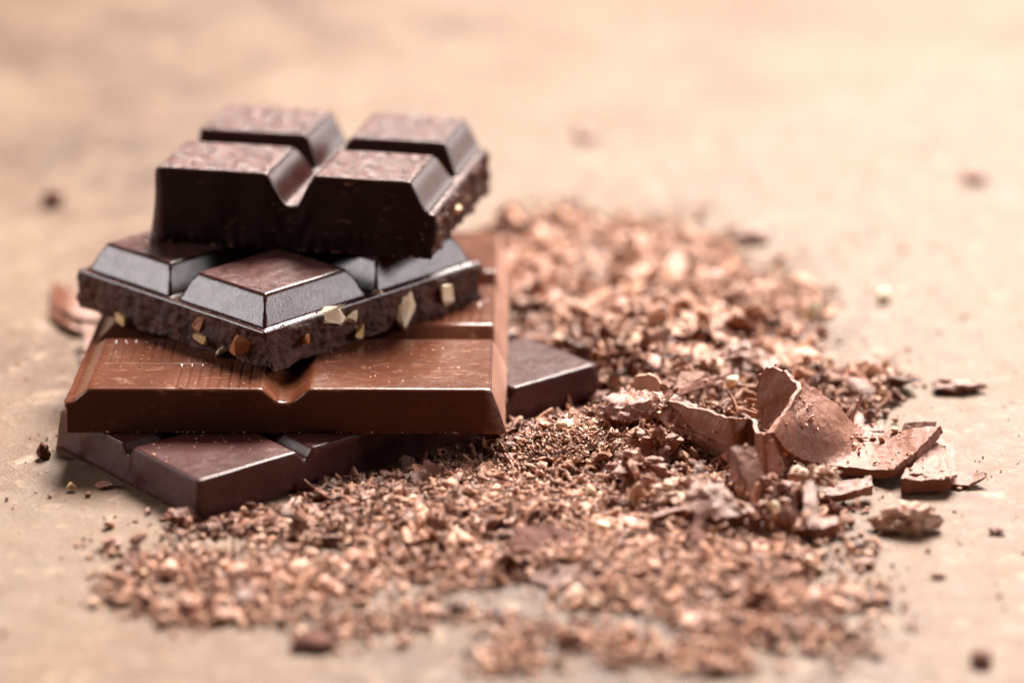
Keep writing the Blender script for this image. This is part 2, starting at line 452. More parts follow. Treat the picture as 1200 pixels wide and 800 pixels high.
for q, (px, py, sd, w, h, mt) in enumerate(chips):
    a, b, z = on_face(barB, B_, px, py, sd)
    Vv, Fc = chip_mesh(w * (1.9 if mt == 'nut' else 1.6), .20, h * (1.75 if mt == 'nut' else 1.5), 40 + q * 3, 2)
    Vv = [(x_, max(y_, -.085), z_) for x_, y_, z_ in Vv]
    a, b = (a, b - .03) if sd == 'S' else (a - .03, b)
    o = link_mesh('nut_chip', Vv, Fc, M[mt], barB, smooth=False)
    o.location = (a * S, b * S, z * S); o.rotation_euler = (rnd.uniform(-.2, .2), 0, (0 if sd == 'S' else -math.pi / 2) + rnd.uniform(-.25, .25))
for q, (px, py, w, h) in enumerate([(534, 245, .13, .12), (545, 232, .07, .06)]):
    a, b, z = on_face(barA, A_, px, py, 'E')
    Vv, Fc = chip_mesh(.10, w, h, 90 + q, 2)
    o = link_mesh('nut_chip', Vv, Fc, M['nut_tan'], barA, smooth=False); o.location = (a * S, b * S, z * S)

# ------------------------------------------------------------------ scraped chocolate
def catmull(P, t):
    P = np.asarray(P, float); n = len(P)
    if n == 1: return P[0]
    if n == 2: return P[0] * (1 - t) + P[1] * t
    x = t * (n - 1); i = min(int(x), n - 2); f = x - i
    p0 = P[i - 1] if i > 0 else 2 * P[0] - P[1]
    p3 = P[i + 2] if i + 2 < n else 2 * P[-1] - P[-2]
    p1, p2 = P[i], P[i + 1]
    return .5 * (2 * p1 + (p2 - p0) * f + (2 * p0 - 5 * p1 + 4 * p2 - p3) * f * f + (3 * p1 - p0 - 3 * p2 + p3) * f ** 3)

def sheet(fn, nu, nv, thick, rag=.04, seed=0., wob=.02, taper=0.):
    """a solid bent sheet: fn(u, v) is its upper face; ragged rim, uneven thickness"""
    P = np.zeros((nv + 1, nu + 1, 3))
    for j in range(nv + 1):
        for i in range(nu + 1):
            u, v = i / nu, j / nv
            if nu > 2:
                u2 = u + rag * noise.noise(Vector((v * 6 + seed, u * 2, 1))) * (2 * abs(u - .5)) + rag * .6 * noise.noise(Vector((v * 17 + seed, u * 2, 4))) * (2 * abs(u - .5))
                v2 = v + rag * 1.5 * noise.noise(Vector((u * 7, seed, v))) * (2 * abs(v - .5)) + (rag * noise.noise(Vector((u * 21, seed, v + 4))) + rag * .7 * noise.noise(Vector((u * 55, seed, v + 8)))) * (2 * abs(v - .5)) ** 2
            else: u2, v2 = u, v
            P[j, i] = fn(min(max(u2, 0), 1), min(max(v2, 0), 1)) if rag == 0 else fn(u2, v2)
    du = np.gradient(P, axis=1); dv = np.gradient(P, axis=0)
    N = np.cross(du, dv); N /= np.linalg.norm(N, axis=2, keepdims=True) + 1e-9
    for j in range(nv + 1):
        for i in range(nu + 1):
            P[j, i] += N[j, i] * wob * (fbm(P[j, i], 3.2, 3, seed) + .5 * fbm(P[j, i], 11, 3, seed))
    th = np.array([[thick * (1 + .35 * noise.noise(Vector(P[j, i] * 5) + Vector((seed, 0, 0)))) * (1 - taper * abs(2 * i / nu - 1) ** 2) for i in range(nu + 1)] for j in range(nv + 1)])
    Q = P - N * th[..., None]
    n = (nu + 1) * (nv + 1); w = nu + 1
    Vv = np.concatenate([P.reshape(-1, 3), Q.reshape(-1, 3)])
    Fc = []
    for j in range(nv):
        for i in range(nu):
            a = j * w + i
            Fc.append((a, a + 1, a + 1 + w, a + w)); Fc.append((n + a, n + a + w, n + a + 1 + w, n + a + 1))
    ring = [i for i in range(w)] + [j * w + nu for j in range(1, nv + 1)] + [nv * w + i for i in range(nu - 1, -1, -1)] + [j * w for j in range(nv - 1, 0, -1)]
    for a, b in zip(ring, ring[1:] + ring[:1]): Fc.append((a, n + a, n + b, b))
    return Vv, Fc

HP = []
def finish(name, Vv, Fc, mat, label, cat, group=None, smooth=True):
    Vv = np.array(Vv)
    if cat in ('chocolate shaving', 'chocolate curl', 'chocolate chunk'): HP.append(Vv[:len(Vv) // 2])
    c = Vv.mean(0); c[2] = Vv[:, 2].min()
    if c[2] < .004: Vv[:, 2] += .004 - c[2]; c[2] = .004
    o = link_mesh(name, Vv - c, Fc, mat, smooth=smooth, loc=c)
    if smooth:
        me = o.data
        try: me.set_sharp_from_angle(angle=math.radians(42))
        except Exception: pass
    return tag(o, label, cat, group)

def patch(name, rows, thick, label, mat='hero', cat='chocolate shaving', nu=40, nv=18, rag=.04, wob=.02, seed=None, group=None, taper=0., lift=0):
    """a sheet through rows of places (photo pixel and height above the table)"""
    G_ = [[g(*c) for c in r] for r in rows]
    fn = lambda u, v: catmull([catmull(r, u) for r in G_], v)
    Vv, Fc = sheet(fn, nu, nv, thick, rag, rnd.uniform(0, 90) if seed is None else seed, wob, taper)
    return finish(name, Vv, Fc, M[mat], label, cat, group)

def lump(name, px, py, z, rx, ry, rz, label, mat='hero', cat='chocolate crumb', seed=1., sub=4, amp=.55, group=None):
    bm = bmesh.new(); bmesh.ops.create_icosphere(bm, subdivisions=sub, radius=1)
    for v in bm.verts:
        p = v.co.copy()
        r = 1 + amp * .8 * noise.noise(p * 1.4 + Vector((seed, 0, 0))) + amp * .6 * noise.noise(p * 3.4 + Vector((0, seed, 0))) + amp * .42 * noise.noise(p * 8 + Vector((0, 0, seed))) + amp * .22 * noise.noise(p * 19 + Vector((0, 0, seed)))
        v.co = Vector((p.x * rx, p.y * ry, p.z * rz)) * r
        v.co.z = max(v.co.z, -.62 * rz)
    c = g(px, py, z)
    Vv = np.array([tuple(v.co) for v in bm.verts]) + c; Fc = [tuple(v.index for v in f.verts) for f in bm.faces]; bm.free()
    return finish(name, Vv, Fc, M[mat], label, cat, group)

def rect(B):
    a = math.radians(B['yaw']); c, s = math.cos(a), math.sin(a); l = B['loc']
    return lambda x, y: ((x - l[0]) * c + (y - l[1]) * s, -(x - l[0]) * s + (y - l[1]) * c)
inD, inC = rect(D_), rect(C_)
def inside(x, y, B, f, m):
    u, v = f(x, y); return (u > -m) & (u < B['W'] + m) & (v > -m) & (v < B['L'] + m)

# where the scraped chocolate lies (photo pixels on the table) : centre, radii, density, depth of the heap, coarseness
BL = [(715, 528, 140, 45, 1.0, .40), (640, 515, 70, 22, .9, .12), (600, 585, 230, 45, 1.0, .20), (800, 560, 120, 60, 1.0, .26), (770, 500, 70, 34, 1.0, .50), (895, 610, 80, 36, .8, .20),
      (450, 622, 180, 26, .9, .06), (320, 665, 170, 46, .62, .02), (240, 695, 105, 40, .40, .01), (770, 650, 180, 60, .9, .14),
      (860, 730, 140, 80, .55, .04), (550, 640, 150, 40, .75, .04), (450, 700, 170, 45, .45, .01), (720, 780, 140, 50, .4, .01),
      (640, 315, 75, 60, .5, .10), (745, 335, 120, 66, .5, .16), (840, 385, 110, 68, .75, .28), (760, 425, 150, 58, 1.0, .45),
      (885, 450, 90, 48, 1.0, .22), (1000, 460, 55, 32, .4, .10), (930, 690, 90, 60, .45, .03)]
GAP = [(645, 690, 55, 22), (560, 700, 60, 15), (1000, 400, 60, 40)]
def field(x, y):
    px, py = project(x, y, 0)
    den = np.zeros_like(px); hm = np.zeros_like(px); far = np.zeros_like(px)
    for cx, cy, rx, ry, d, h in BL:
        q = ((px - cx) / rx) ** 2 + ((py - cy) / ry) ** 2
        w = np.clip((1.75 - q) / 1.25, 0, 1) ** 1.3
        far = np.maximum(far, d * np.clip((3.4 - q) / 2.2, 0, 1) ** 3)
        den = np.maximum(den, d * w); hm = np.maximum(hm, h * np.clip(1.35 - q, 0, 1) ** .8)
    for cx, cy, rx, ry in GAP:
        q = ((px - cx) / rx) ** 2 + ((py - cy) / ry) ** 2
        den *= np.clip(q * .8 - .1, .06, 1)
    u, v = inD(x, y); dd = np.hypot(np.maximum(np.maximum(-u, u - D_['W']), 0), np.maximum(np.maximum(-v, v - D_['L']), 0))
    hm = hm * np.clip(dd / 1.1 - .05, .04, 1)
    field.far = far
    return den, hm, px, py
def clumps(x, y):
    return np.array([noise.noise(Vector((a * 1.1, b * 1.1, 5))) + .5 * noise.noise(Vector((a * 3, b * 3, 9))) for a, b in zip(x, y)])
SPL = [R.uniform(-8, 8, 1), 0]
def scatter(n, reject=True, power=1.0, wide=0.):
    xs, ys, hs, ds = [], [], [], []
    got = 0
    while got < n:
        x = R.uniform(-8, 8, 60000); y = R.uniform(32, 58, 60000)
        den, hm, px, py = field(x, y)
        if wide: den = np.maximum(den * .25, wide * field.far)
        keep = (R.random(60000) < den ** power) & (px > -30) & (px < 1230) & (py > 180) & (py < 860)
        keep &= ~inside(x, y, D_, inD, .10)
        x, y, hm, den = x[keep], y[keep], hm[keep], den[keep]
        cl = clumps(x, y)
        k2 = R.random(len(x)) < np.clip(.46 + 1.25 * cl + (den > .85) * .40, .06, 1)
        xs.append(x[k2]); ys.append(y[k2]); hs.append(hm[k2]); ds.append(den[k2]); got += k2.sum()
    return [np.concatenate(q)[:n] for q in (xs, ys, hs, ds)]

def rotations(n, tilt):
    """random spin, tilt away from lying flat, then heading"""
    a = R.uniform(0, 2 * np.pi, n); b = R.normal(0, tilt, n); c = R.normal(0, tilt, n)
    def rot(ax, t):
        m = np.zeros((n, 3, 3)); i, j = [(1, 2), (2, 0), (0, 1)][ax]
        m[:, ax, ax] = 1; m[:, i, i] = np.cos(t); m[:, j, j] = np.cos(t); m[:, i, j] = -np.sin(t); m[:, j, i] = np.sin(t)
        return m
    return rot(2, a) @ rot(0, b) @ rot(1, c)

def flake_shape(nu, nv, seed):
    r = random.Random(seed)
    L, Wd = 1.0, r.uniform(.35, .95); bend = r.uniform(-1.6, 2.6); tw = r.uniform(-.9, .9); th = r.uniform(.045, .11)
    pt = r.uniform(.2, .9)
    def fn(u, v):
        s = (u - .5) * L; a = bend * s
        rad = 1 / bend if abs(bend) > .15 else None
        x = math.sin(a) * rad if rad else s; z = (1 - math.cos(a)) * rad if rad else 0
        w = Wd * (v - .5) * (1 - pt * abs(2 * u - 1) ** 1.6) * (1 + .3 * math.sin(u * 9 + seed))
        t_ = tw * s
        return np.array([x, w * math.cos(t_), z + w * math.sin(t_)])
    return sheet(fn, nu, nv, th, .10 if nu > 4 else .12, seed * 1.7, .05)

def triang(Vv, Fc):
    T = []
    for f in Fc:
        for q in range(1, len(f) - 1): T.append((f[0], f[q], f[q + 1]))
    return np.asarray(Vv, float), np.array(T)
def shade_near_bar(x, y, tone):  # paints the stack's shadow into crumb tones close to the bottom bar
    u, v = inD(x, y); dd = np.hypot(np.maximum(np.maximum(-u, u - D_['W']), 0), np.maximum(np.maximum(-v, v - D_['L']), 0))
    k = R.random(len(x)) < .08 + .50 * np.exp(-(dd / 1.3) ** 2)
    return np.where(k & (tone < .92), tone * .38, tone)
def build_stuff(name, batches, mat):
    """many small pieces joined: batches of (shape, positions, scales, rotations, tone)"""
    VV, FF, TT, base = [], [], [], 0
    for (sv, sf), pos, scl, rot, tone in batches:
        n = len(pos); k = len(sv)
        if n > 200: tone = shade_near_bar(pos[:, 0], pos[:, 1], tone)
        P = np.einsum('nij,nkj->nki', rot, sv[None] * scl[:, None, :]) + pos[:, None, :]
        low = P[:, :, 2].min(1); P[:, :, 2] += np.maximum(.003 - low, 0)[:, None]
        VV.append(P.reshape(-1, 3)); FF.append((sf[None] + (np.arange(n) * k)[:, None, None] + base).reshape(-1, 3)); base += n * k
        TT.append(np.repeat(tone, k))
    VV = np.concatenate(VV) * S; FF = np.concatenate(FF); TT = np.concatenate(TT)
    me = bpy.data.meshes.new(name)
    me.vertices.add(len(VV)); me.vertices.foreach_set('co', VV.astype(np.float32).ravel())
    me.loops.add(len(FF) * 3); me.loops.foreach_set('vertex_index', FF.astype(np.int32).ravel())
    me.polygons.add(len(FF)); me.polygons.foreach_set('loop_start', (np.arange(len(FF)) * 3).astype(np.int32))
    me.update(calc_edges=True); me.validate()
    at = me.attributes.new('tone', 'FLOAT', 'POINT'); at.data.foreach_set('value', TT.astype(np.float32))
    me.materials.append(mat)
    o = bpy.data.objects.new(name, me); COL.objects.link(o); return o

icos = []
for sd in (3, 8, 15, 22):
    bm = bmesh.new(); bmesh.ops.create_icosphere(bm, subdivisions=1, radius=1)
    r = random.Random(sd)
    for v in bm.verts: v.co *= r.uniform(.55, 1.25)
    icos.append(triang([tuple(v.co) for v in bm.verts], [tuple(v.index for v in f.verts) for f in bm.faces])); bm.free()
small = [triang(*flake_shape(4, 1, 100 + q)) for q in range(10)]
mid = [triang(*flake_shape(7, 2, 200 + q)) for q in range(8)]

batches = []
def heap_z(h, top):
    n = len(h); f = R.random(n) ** (.45 if top else .8)
    return h * f
# fine grit
for sh in icos:
    n = 6500
    x, y, h, den = scatter(n, power=.8)
    s = np.exp(R.normal(math.log(.026), .5, n)).clip(.008, .07)
    scl = np.stack([s * R.uniform(.6, 1.5, n), s * R.uniform(.6, 1.3, n), s * R.uniform(.4, 1, n)], 1)
    z = heap_z(h, True) + R.random(n) * .03
    tone = np.clip(R.beta(1.5, 1.4, n) * .92, 0, .9); nutty = R.random(n) < .035; tone[nutty] = R.uniform(.93, 1, nutty.sum())
    batches.append((sh, np.stack([x, y, z], 1), scl, rotations(n, .8), tone))
# flakes
for sh in small:
    n = 2500
    x, y, h, den = scatter(n)
    s = np.exp(R.normal(math.log(.085), .5, n)).clip(.035, .40)
    _, _, px, py = field(x, y); s *= np.where(py < 480, 1.45, 1.0)
    scl = np.stack([s, s * R.uniform(.6, 1.25, n), s * R.uniform(.7, 1.3, n)], 1)
    z = heap_z(h, True) + R.random(n) * .05
    tone = np.clip(R.beta(1.4, 1.4, n) * .9, 0, .88); tone = np.where(py < 450, .3 + .6 * tone, tone)  # rear flakes coloured paler to stand for the strong light there
    batches.append((sh, np.stack([x, y, z], 1), scl, rotations(n, .55), tone))
for sh in mid:
    n = 260
    x, y, h, den = scatter(n, power=1.5)
    s = np.exp(R.normal(math.log(.23), .3, n)).clip(.12, .45)
    _, _, px, py = field(x, y); s *= np.where(py < 470, 1.4, np.where(py > 640, .6, 1.0))
    scl = np.stack([s, s * R.uniform(.6, 1.25, n), s * R.uniform(.7, 1.3, n)], 1)
    z = heap_z(h, True) * .95 + R.random(n) * .06
    tone = np.clip(R.beta(1.4, 1.5, n) * .85, 0, .85); tone = np.where(py < 450, .3 + .6 * tone, tone)  # same painted brightening of the rear heap
    batches.append((sh, np.stack([x, y, z], 1), scl, rotations(n, .5), tone))
tiny = triang([(-1, -.3, 0), (1, -.2, .1), (.2, .6, 0), (0, .1, .5), (-.1, 0, -.4)], [(0, 1, 3), (1, 2, 3), (2, 0, 3), (1, 0, 4), (2, 1, 4), (0, 2, 4)])
n = 26000
x, y, h, den = scatter(n, power=1.2)
_, _, px, py = field(x, y); k = (py > 460) & (py < 700); x, y, h = x[k], y[k], h[k]; n = len(x)
s = np.exp(R.normal(math.log(.022), .5, n)).clip(.006, .06)
batches.append((tiny, np.stack([x, y, h * R.uniform(.8, 1.12, n) + R.random(n) * .05], 1), np.stack([s * R.uniform(.7, 1.9, n), s, s], 1), rotations(n, 1.0), np.clip(R.beta(2.2, 1.5, n), 0, .9)))
# knobbly granules
for sd in range(8):
    bm = bmesh.new(); bmesh.ops.create_icosphere(bm, subdivisions=2, radius=1)
    for v in bm.verts:
        p = v.co.copy(); v.co *= 1 + .75 * noise.noise(p * 1.7 + Vector((sd * 9, 0, 0))) + .5 * noise.noise(p * 4 + Vector((0, sd * 7, 0)))
    sh = triang([tuple(v.co) for v in bm.verts], [tuple(v.index for v in f.verts) for f in bm.faces]); bm.free()
    n = 330
    x, y, h, den = scatter(n)
    s = np.exp(R.normal(math.log(.036), .45, n)).clip(.015, .10)
    tone = np.clip(R.beta(1.5, 1.4, n) * .9, 0, .88); nutty = R.random(n) < .05; tone[nutty] = R.uniform(.93, 1, nutty.sum())
    batches.append((sh, np.stack([x, y, heap_z(h, True) + R.random(n) * .03 + .01], 1), np.stack([s * R.uniform(.8, 1.5, n), s, s * R.uniform(.5, .9, n)], 1), rotations(n, .5), tone))
# the spread thins out into specks
for sh in icos + small[:4]:
    n = 1500
    x, y, h, den = scatter(n, wide=.8)
    s = np.exp(R.normal(math.log(.018 if len(sh[0]) == 12 else .055), .55, n)).clip(.005, .14)
    batches.append((sh, np.stack([x, y, np.full(n, .01)], 1), np.stack([s * R.uniform(.8, 1.4, n), s, s * .8], 1), rotations(n, .3), np.clip(R.beta(1.5, 1.4, n) * .9, 0, .9)))
# loose dust over the bare table, and crumbs that fell on the stack
for sh in icos:
    n = 1100
    x = R.uniform(-8, 8, n); y = R.uniform(33, 56, n); den, hm, px, py = field(x, y)
    k = ~inside(x, y, D_, inD, .02) & (R.random(n) < np.where(px > 900, .9, .4)); x, y = x[k], y[k]; n = len(x)
    s = np.exp(R.normal(math.log(.012), .6, n)).clip(.004, .06)
    batches.append((sh, np.stack([x, y, np.full(n, .004)], 1), np.stack([s, s, s * .6], 1), rotations(n, .4), R.beta(2, 1.8, n) * .9))
# body of the heap beneath the flakes
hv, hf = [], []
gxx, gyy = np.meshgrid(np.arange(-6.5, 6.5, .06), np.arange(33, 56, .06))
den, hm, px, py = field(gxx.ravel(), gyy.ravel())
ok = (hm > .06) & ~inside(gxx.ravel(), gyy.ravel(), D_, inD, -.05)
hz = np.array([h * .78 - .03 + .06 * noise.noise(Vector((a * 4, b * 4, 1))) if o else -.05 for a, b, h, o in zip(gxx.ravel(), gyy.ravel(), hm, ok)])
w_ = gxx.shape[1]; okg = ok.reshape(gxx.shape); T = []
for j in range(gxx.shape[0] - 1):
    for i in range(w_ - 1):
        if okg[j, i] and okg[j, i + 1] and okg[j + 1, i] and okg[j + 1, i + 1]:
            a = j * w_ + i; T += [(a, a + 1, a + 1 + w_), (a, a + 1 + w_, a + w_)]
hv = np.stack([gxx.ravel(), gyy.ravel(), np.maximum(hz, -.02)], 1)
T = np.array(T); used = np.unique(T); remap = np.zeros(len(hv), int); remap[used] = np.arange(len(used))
batches.append(((hv[used], remap[T]), np.zeros((1, 3)), np.ones((1, 3)), np.eye(3)[None], np.array([.06])))  # tone kept very dark: shade in the gaps between flakes, put into colour
# single larger shavings that can be told apart
variants = []
for q in range(16):
    Vv, Fc = flake_shape(12, 5, 300 + q)
    me = bpy.data.meshes.new('chocolate_shaving'); me.from_pydata((np.asarray(Vv) * S).tolist(), [], Fc)
    me.polygons.foreach_set('use_smooth', [True] * len(me.polygons)); me.set_sharp_from_angle(angle=.75); 
    for tn in TONES:
        m2 = me.copy(); m2.materials.append(M['shaving_' + tn]); variants.append((m2, np.asarray(Vv), tn))
LAND = [(953, 366, 'the white nut piece at the rear rim'), (742, 396, 'the white nut crumb in the rear heap'), (712, 368, 'the orange nut crumb in the rear heap'),
        (858, 447, 'the cream nut crumb above the ribbon'), (660, 497, 'the pale nut half by the bottom bar'), (692, 576, 'the round yellow nut crumb'),
        (640, 586, 'the amber nut skin sliver'), (706, 616, 'the blurred cream nut crumb'), (870, 555, 'the flat tilted chunk'), (880, 500, 'the wavy upright ribbon'),
        (1020, 530, 'the broad curved scraping'), (818, 630, 'the purple standing splinter'), (236, 614, 'the near corner of the bottom bar'),
        (590, 508, 'the near right corner of the milk bar'), (368, 752, 'the dark blurred crumb in front'), (645, 690, 'the bare gap in front'),
        (170, 672, 'the yellow nut crumb at left'), (600, 290, 'the rear end of the milk bar'), (740, 475, 'the pale crumbly mass'), (830, 580, 'the wide pale flake'),
        (1013, 660, 'the flat reddish crumb'), (882, 275, 'the brown crumb behind the heap'), (935, 615, 'the reddish slab of the cluster'), (640, 640, 'the dark purple brown piece'),
        (460, 600, 'the shaded foot of the bottom bar'), (830, 420, 'the large arched shaving')]
placed = {}
zones = [('cluster', 46, lambda px, py: (px > 720) & (py > 440) & (py < 655) & (px < 1000) & ~((px > 825) & (px < 1000) & (py > 500) & (py < 650)), .30, .66, 'curled milk chocolate shaving among the big pieces around the tilted chunk'),
         ('behind', 95, lambda px, py: (py < 450), .3, .72, 'blurred milk chocolate shaving in the heap behind the stack and the big curl'),
         ('mid', 75, lambda px, py: (py >= 450) & (py < 625), .22, .42, 'sharp milk chocolate shaving in the heap at the right of the stack'),
         ('front', 65, lambda px, py: (py >= 625), .14, .28, 'blurred milk chocolate shaving in the thin spread in front of the stack')]
for zn, cnt, test, s0, s1, lab in zones:
    got = 0
    while got < cnt:
        x, y, h, den = scatter(1500, power=1.3)
        _, _, px, py = field(x, y)
        for q in np.nonzero(test(px, py))[0]:
            if got >= cnt: break
            if inside(x[q], y[q], D_, inD, .12) or (inside(x[q], y[q], C_, inC, .15) and h[q] > .25): continue
            me, sv, tn = variants[rnd.randrange(len(variants))]
            if zn == 'behind' and tn == 'dark' and rnd.random() < .75: continue  # most dark pieces dropped: rear heap's brightness put into its colours
            ob = bpy.data.objects.new('chocolate_shaving', me); COL.objects.link(ob)
            s = rnd.uniform(s0, s1) * (1.6 if zn == 'mid' and px[q] > 760 and rnd.random() < .6 else 1); thin = zn == 'mid' and rnd.random() < .45
            ob.scale = (s * (1.35 if thin else 1), s * (rnd.uniform(.22, .4) if thin else rnd.uniform(.6, 1.1)), s)
            tl = 1.7 if zn == 'cluster' else 1.
            ob.rotation_euler = (rnd.gauss(0, .45 * tl), rnd.gauss(0, .4 * tl), rnd.uniform(0, 6.28))
            m = ob.rotation_euler.to_matrix(); low = min((m @ Vector(v * np.array(ob.scale)))[2] for v in sv)
            z = max(.004 - low, h[q] * rnd.uniform(.75, 1.0) - low * .35)
            ob.location = (x[q] * S, y[q] * S, z * S)
            k = min(LAND, key=lambda c: math.hypot(c[0] - px[q], 2 * (c[1] - py[q]))); dx, dy = px[q] - k[0], py[q] - k[1]
            where = ('right of' if dx > 0 else 'left of') if abs(dx) > 1.6 * abs(dy) else ('in front of' if dy > 0 else 'behind')
            size = 'large' if s > s0 + .55 * (s1 - s0) else 'small'
            placed.setdefault(f'{size} {tn} shaving {where} {k[2]}', []).append((math.hypot(dx, dy), len(placed), ob)); got += 1

NTH = ['', 'second', 'third', 'fourth', 'fifth', 'sixth', 'seventh', 'eighth', 'ninth', 'tenth']
for lab, lst in placed.items():
    lst.sort(key=lambda c: c[:2])
    for q, (_, _, ob) in enumerate(lst):
        tag(ob, lab if len(lst) == 1 else lab + (', nearest' if q == 0 else f', {NTH[min(q, 9)]} nearest'), 'chocolate shaving', 'milk chocolate shavings in the heap')

# the big scraped pieces at the right
top = [(784, 470, .86), (822, 481, .86), (858, 493, .84), (879, 491, .80), (886, 507, .78), (902, 506, .82), (922, 482, .92), (938, 458, 1.06), (931, 441, 1.14), (908, 433, 1.14), (888, 440, 1.0)]
TP = [g(*c) for c in top]
def ribbon(u, v):
    p = catmull(TP, u); return np.array([p[0] + .05 * (1 - v), p[1] - .10 * (1 - v), p[2] - .75 * (1 - v)])
Vv, Fc = sheet(ribbon, 130, 18, .055, .05, 5.0, .028)
finish('chocolate_curl', Vv, Fc, M['hero'], 'wavy upright ribbon of milk chocolate curling behind the tilted chunk', 'chocolate curl')
patch('chocolate_curl', [[(905, 509, .80), (934, 537, .34), (985, 549, .12), (1046, 553, .20)],
                         [(928, 474, .96), (960, 502, .62), (1010, 529, .16), (1074, 530, .36)],
                         [(944, 450, 1.06), (978, 474, .72), (1018, 508, .25), (1101, 501, .55)]], .13,
      'broad curved milk chocolate scraping with a thick raised right end', cat='chocolate curl', nu=90, nv=40, rag=.016, wob=.02, seed=3.3)
patch('chocolate_chunk', [[(866, 590, .22), (886, 594, .20), (908, 580, .22)], [(856, 556, .55), (872, 556, .58), (894, 552, .56)], [(850, 531, .80), (862, 522, .88), (884, 523, .84)]], .26,
      'flat tilted milk chocolate chunk standing up among the shavings', cat='chocolate chunk', nu=26, nv=30, rag=.02, wob=.02, seed=8.)
patch('chocolate_chunk', [[(1056, 563, .20), (1085, 564, .20), (1115, 563, .20)], [(1062, 550, .22), (1090, 549, .24), (1114, 552, .22)]], .19,
      'thick milk chocolate fragment with a reddish cut face at the far right', cat='chocolate chunk', nu=26, nv=12, rag=.03, wob=.03, seed=12.)
patch('chocolate_shaving', [[(1066, 554, .26), (1095, 556, .25), (1122, 557, .20)], [(1082, 516, .34), (1100, 512, .36), (1116, 514, .30)]], .05,
      'thin pale milk chocolate sheet leaning behind the far right fragment', nu=26, nv=16, rag=.05, wob=.03, seed=14.)
patch('chocolate_shaving', [[(1112, 569, .05), (1135, 568, .06), (1156, 560, .12)], [(1112, 552, .07), (1135, 556, .08), (1154, 555, .16)]], .05,
      'pointed milk chocolate sliver at the far right end of the shavings', nu=20, nv=8, rag=.05, seed=15.)
patch('chocolate_chunk', [[(931, 622, .17), (955, 622, .15), (983, 616, .16)], [(934, 609, .20), (955, 610, .19), (980, 606, .19)]], .15,
      'reddish milk chocolate slab lying at the front edge of the crumbly cluster', cat='chocolate chunk', nu=24, nv=10, rag=.02, wob=.02, seed=16.)
patch('chocolate_chunk', [[(878, 636, .03), (905, 636, .03), (932, 632, .03)], [(882, 612, .30), (908, 610, .32), (934, 604, .34)], [(888, 598, .40), (908, 602, .40), (930, 586, .50)]], .13,
      'upright scooped milk chocolate wall piece with a pale hollow, front of the cluster', cat='chocolate chunk', nu=26, nv=18, rag=.05, wob=.05, seed=17.)
patch('chocolate_shaving', [[(944, 618, .22), (962, 618, .22)], [(942, 590, .42), (958, 588, .44)], [(944, 562, .60), (954, 560, .62)]], .10,
      'narrow pink milk chocolate splinter standing in the crumbly cluster', nu=10, nv=22, rag=.06, wob=.03, seed=18.)
patch('chocolate_chunk', [[(966, 580, .20), (995, 577, .20), (1023, 568, .24)], [(972, 566, .26), (998, 563, .27), (1020, 558, .28)]], .14,
      'blunt milk chocolate fragment pointing right from the crumbly cluster', cat='chocolate chunk', nu=24, nv=12, rag=.04, wob=.04, seed=19.)
patch('chocolate_shaving', [[(796, 596, .36), (830, 604, .34), (868, 606, .34)], [(806, 576, .52), (834, 580, .52), (866, 592, .44)], [(816, 560, .62), (838, 562, .64), (852, 572, .56)]], .08,
      'wide pale milk chocolate flake left of the tilted chunk', nu=28, nv=18, rag=.06, wob=.04, seed=20.)
patch('chocolate_shaving', [[(770, 492, .62), (808, 502, .58), (846, 522, .46)], [(778, 474, .82), (812, 484, .74), (850, 508, .56)], [(790, 462, .88), (822, 476, .80), (850, 500, .60)]], .10,
      'overhanging ledge of scraped milk chocolate with a crumbly pale edge', nu=34, nv=16, rag=.05, wob=.06, seed=21.)
patch('chocolate_shaving', [[(804, 668, .04), (818, 669, .04), (832, 664, .04)], [(809, 632, .24), (820, 632, .25), (828, 630, .24)], [(815, 598, .46), (819, 597, .47), (822, 598, .46)]], .07,
      'purple brown pointed splinter standing in front of the crumbly cluster', nu=10, nv=24, rag=.04, wob=.03, seed=22., mat='hero_dark')
patch('chocolate_shaving', [[(978, 508, .06), (990, 508, .06), (1000, 504, .06)], [(988, 488, .30), (996, 488, .32), (1003, 486, .30)], [(1007, 466, .52), (1009, 465, .53), (1011, 466, .52)]], .06,
      'blurred thin spike of chocolate rising behind the broad curved scraping', nu=10, nv=20, rag=.04, seed=23.)
patch('chocolate_shaving', [[(1000, 508, .05), (1018, 509, .05), (1036, 506, .06)], [(1004, 498, .12), (1020, 500, .10), (1034, 500, .08)]], .07,
      'small reddish chip behind the middle of the broad curved scraping', nu=18, nv=8, rag=.06, seed=24.)
patch('chocolate_chunk', [[(1056, 510, .12), (1076, 510, .14), (1096, 506, .12)], [(1060, 496, .26), (1078, 494, .28), (1098, 494, .22)]], .14,
      'blurred chocolate block just behind the raised right end of the scraping', cat='chocolate chunk', nu=18, nv=10, rag=.06, seed=25.)
patch('chocolate_shaving', [[(832, 432, .40), (868, 416, .48), (905, 440, .40)], [(836, 412, .55), (872, 398, .62), (915, 424, .50)]], .09,
      'large blurred arched shaving on the heap left above the curl', nu=26, nv=12, rag=.05, wob=.05, seed=26.)
patch('chocolate_shaving', [[(700, 486, .55), (735, 494, .55), (775, 488, .55)], [(712, 470, .70), (742, 470, .76), (780, 470, .70)], [(726, 458, .72), (750, 458, .76), (776, 460, .72)]], .12,
      'pale crumbly mass of scraped chocolate right of the bottom bar', nu=30, nv=18, rag=.06, wob=.08, seed=27.)
patch('chocolate_shaving', [[(760, 486, .60), (800, 462, .66), (850, 446, .60)], [(760, 476, .70), (800, 450, .76), (852, 436, .68)]], .07,
      'long blurred straight shaving lying behind the overhanging ledge', nu=30, nv=10, rag=.04, wob=.04, seed=28.)
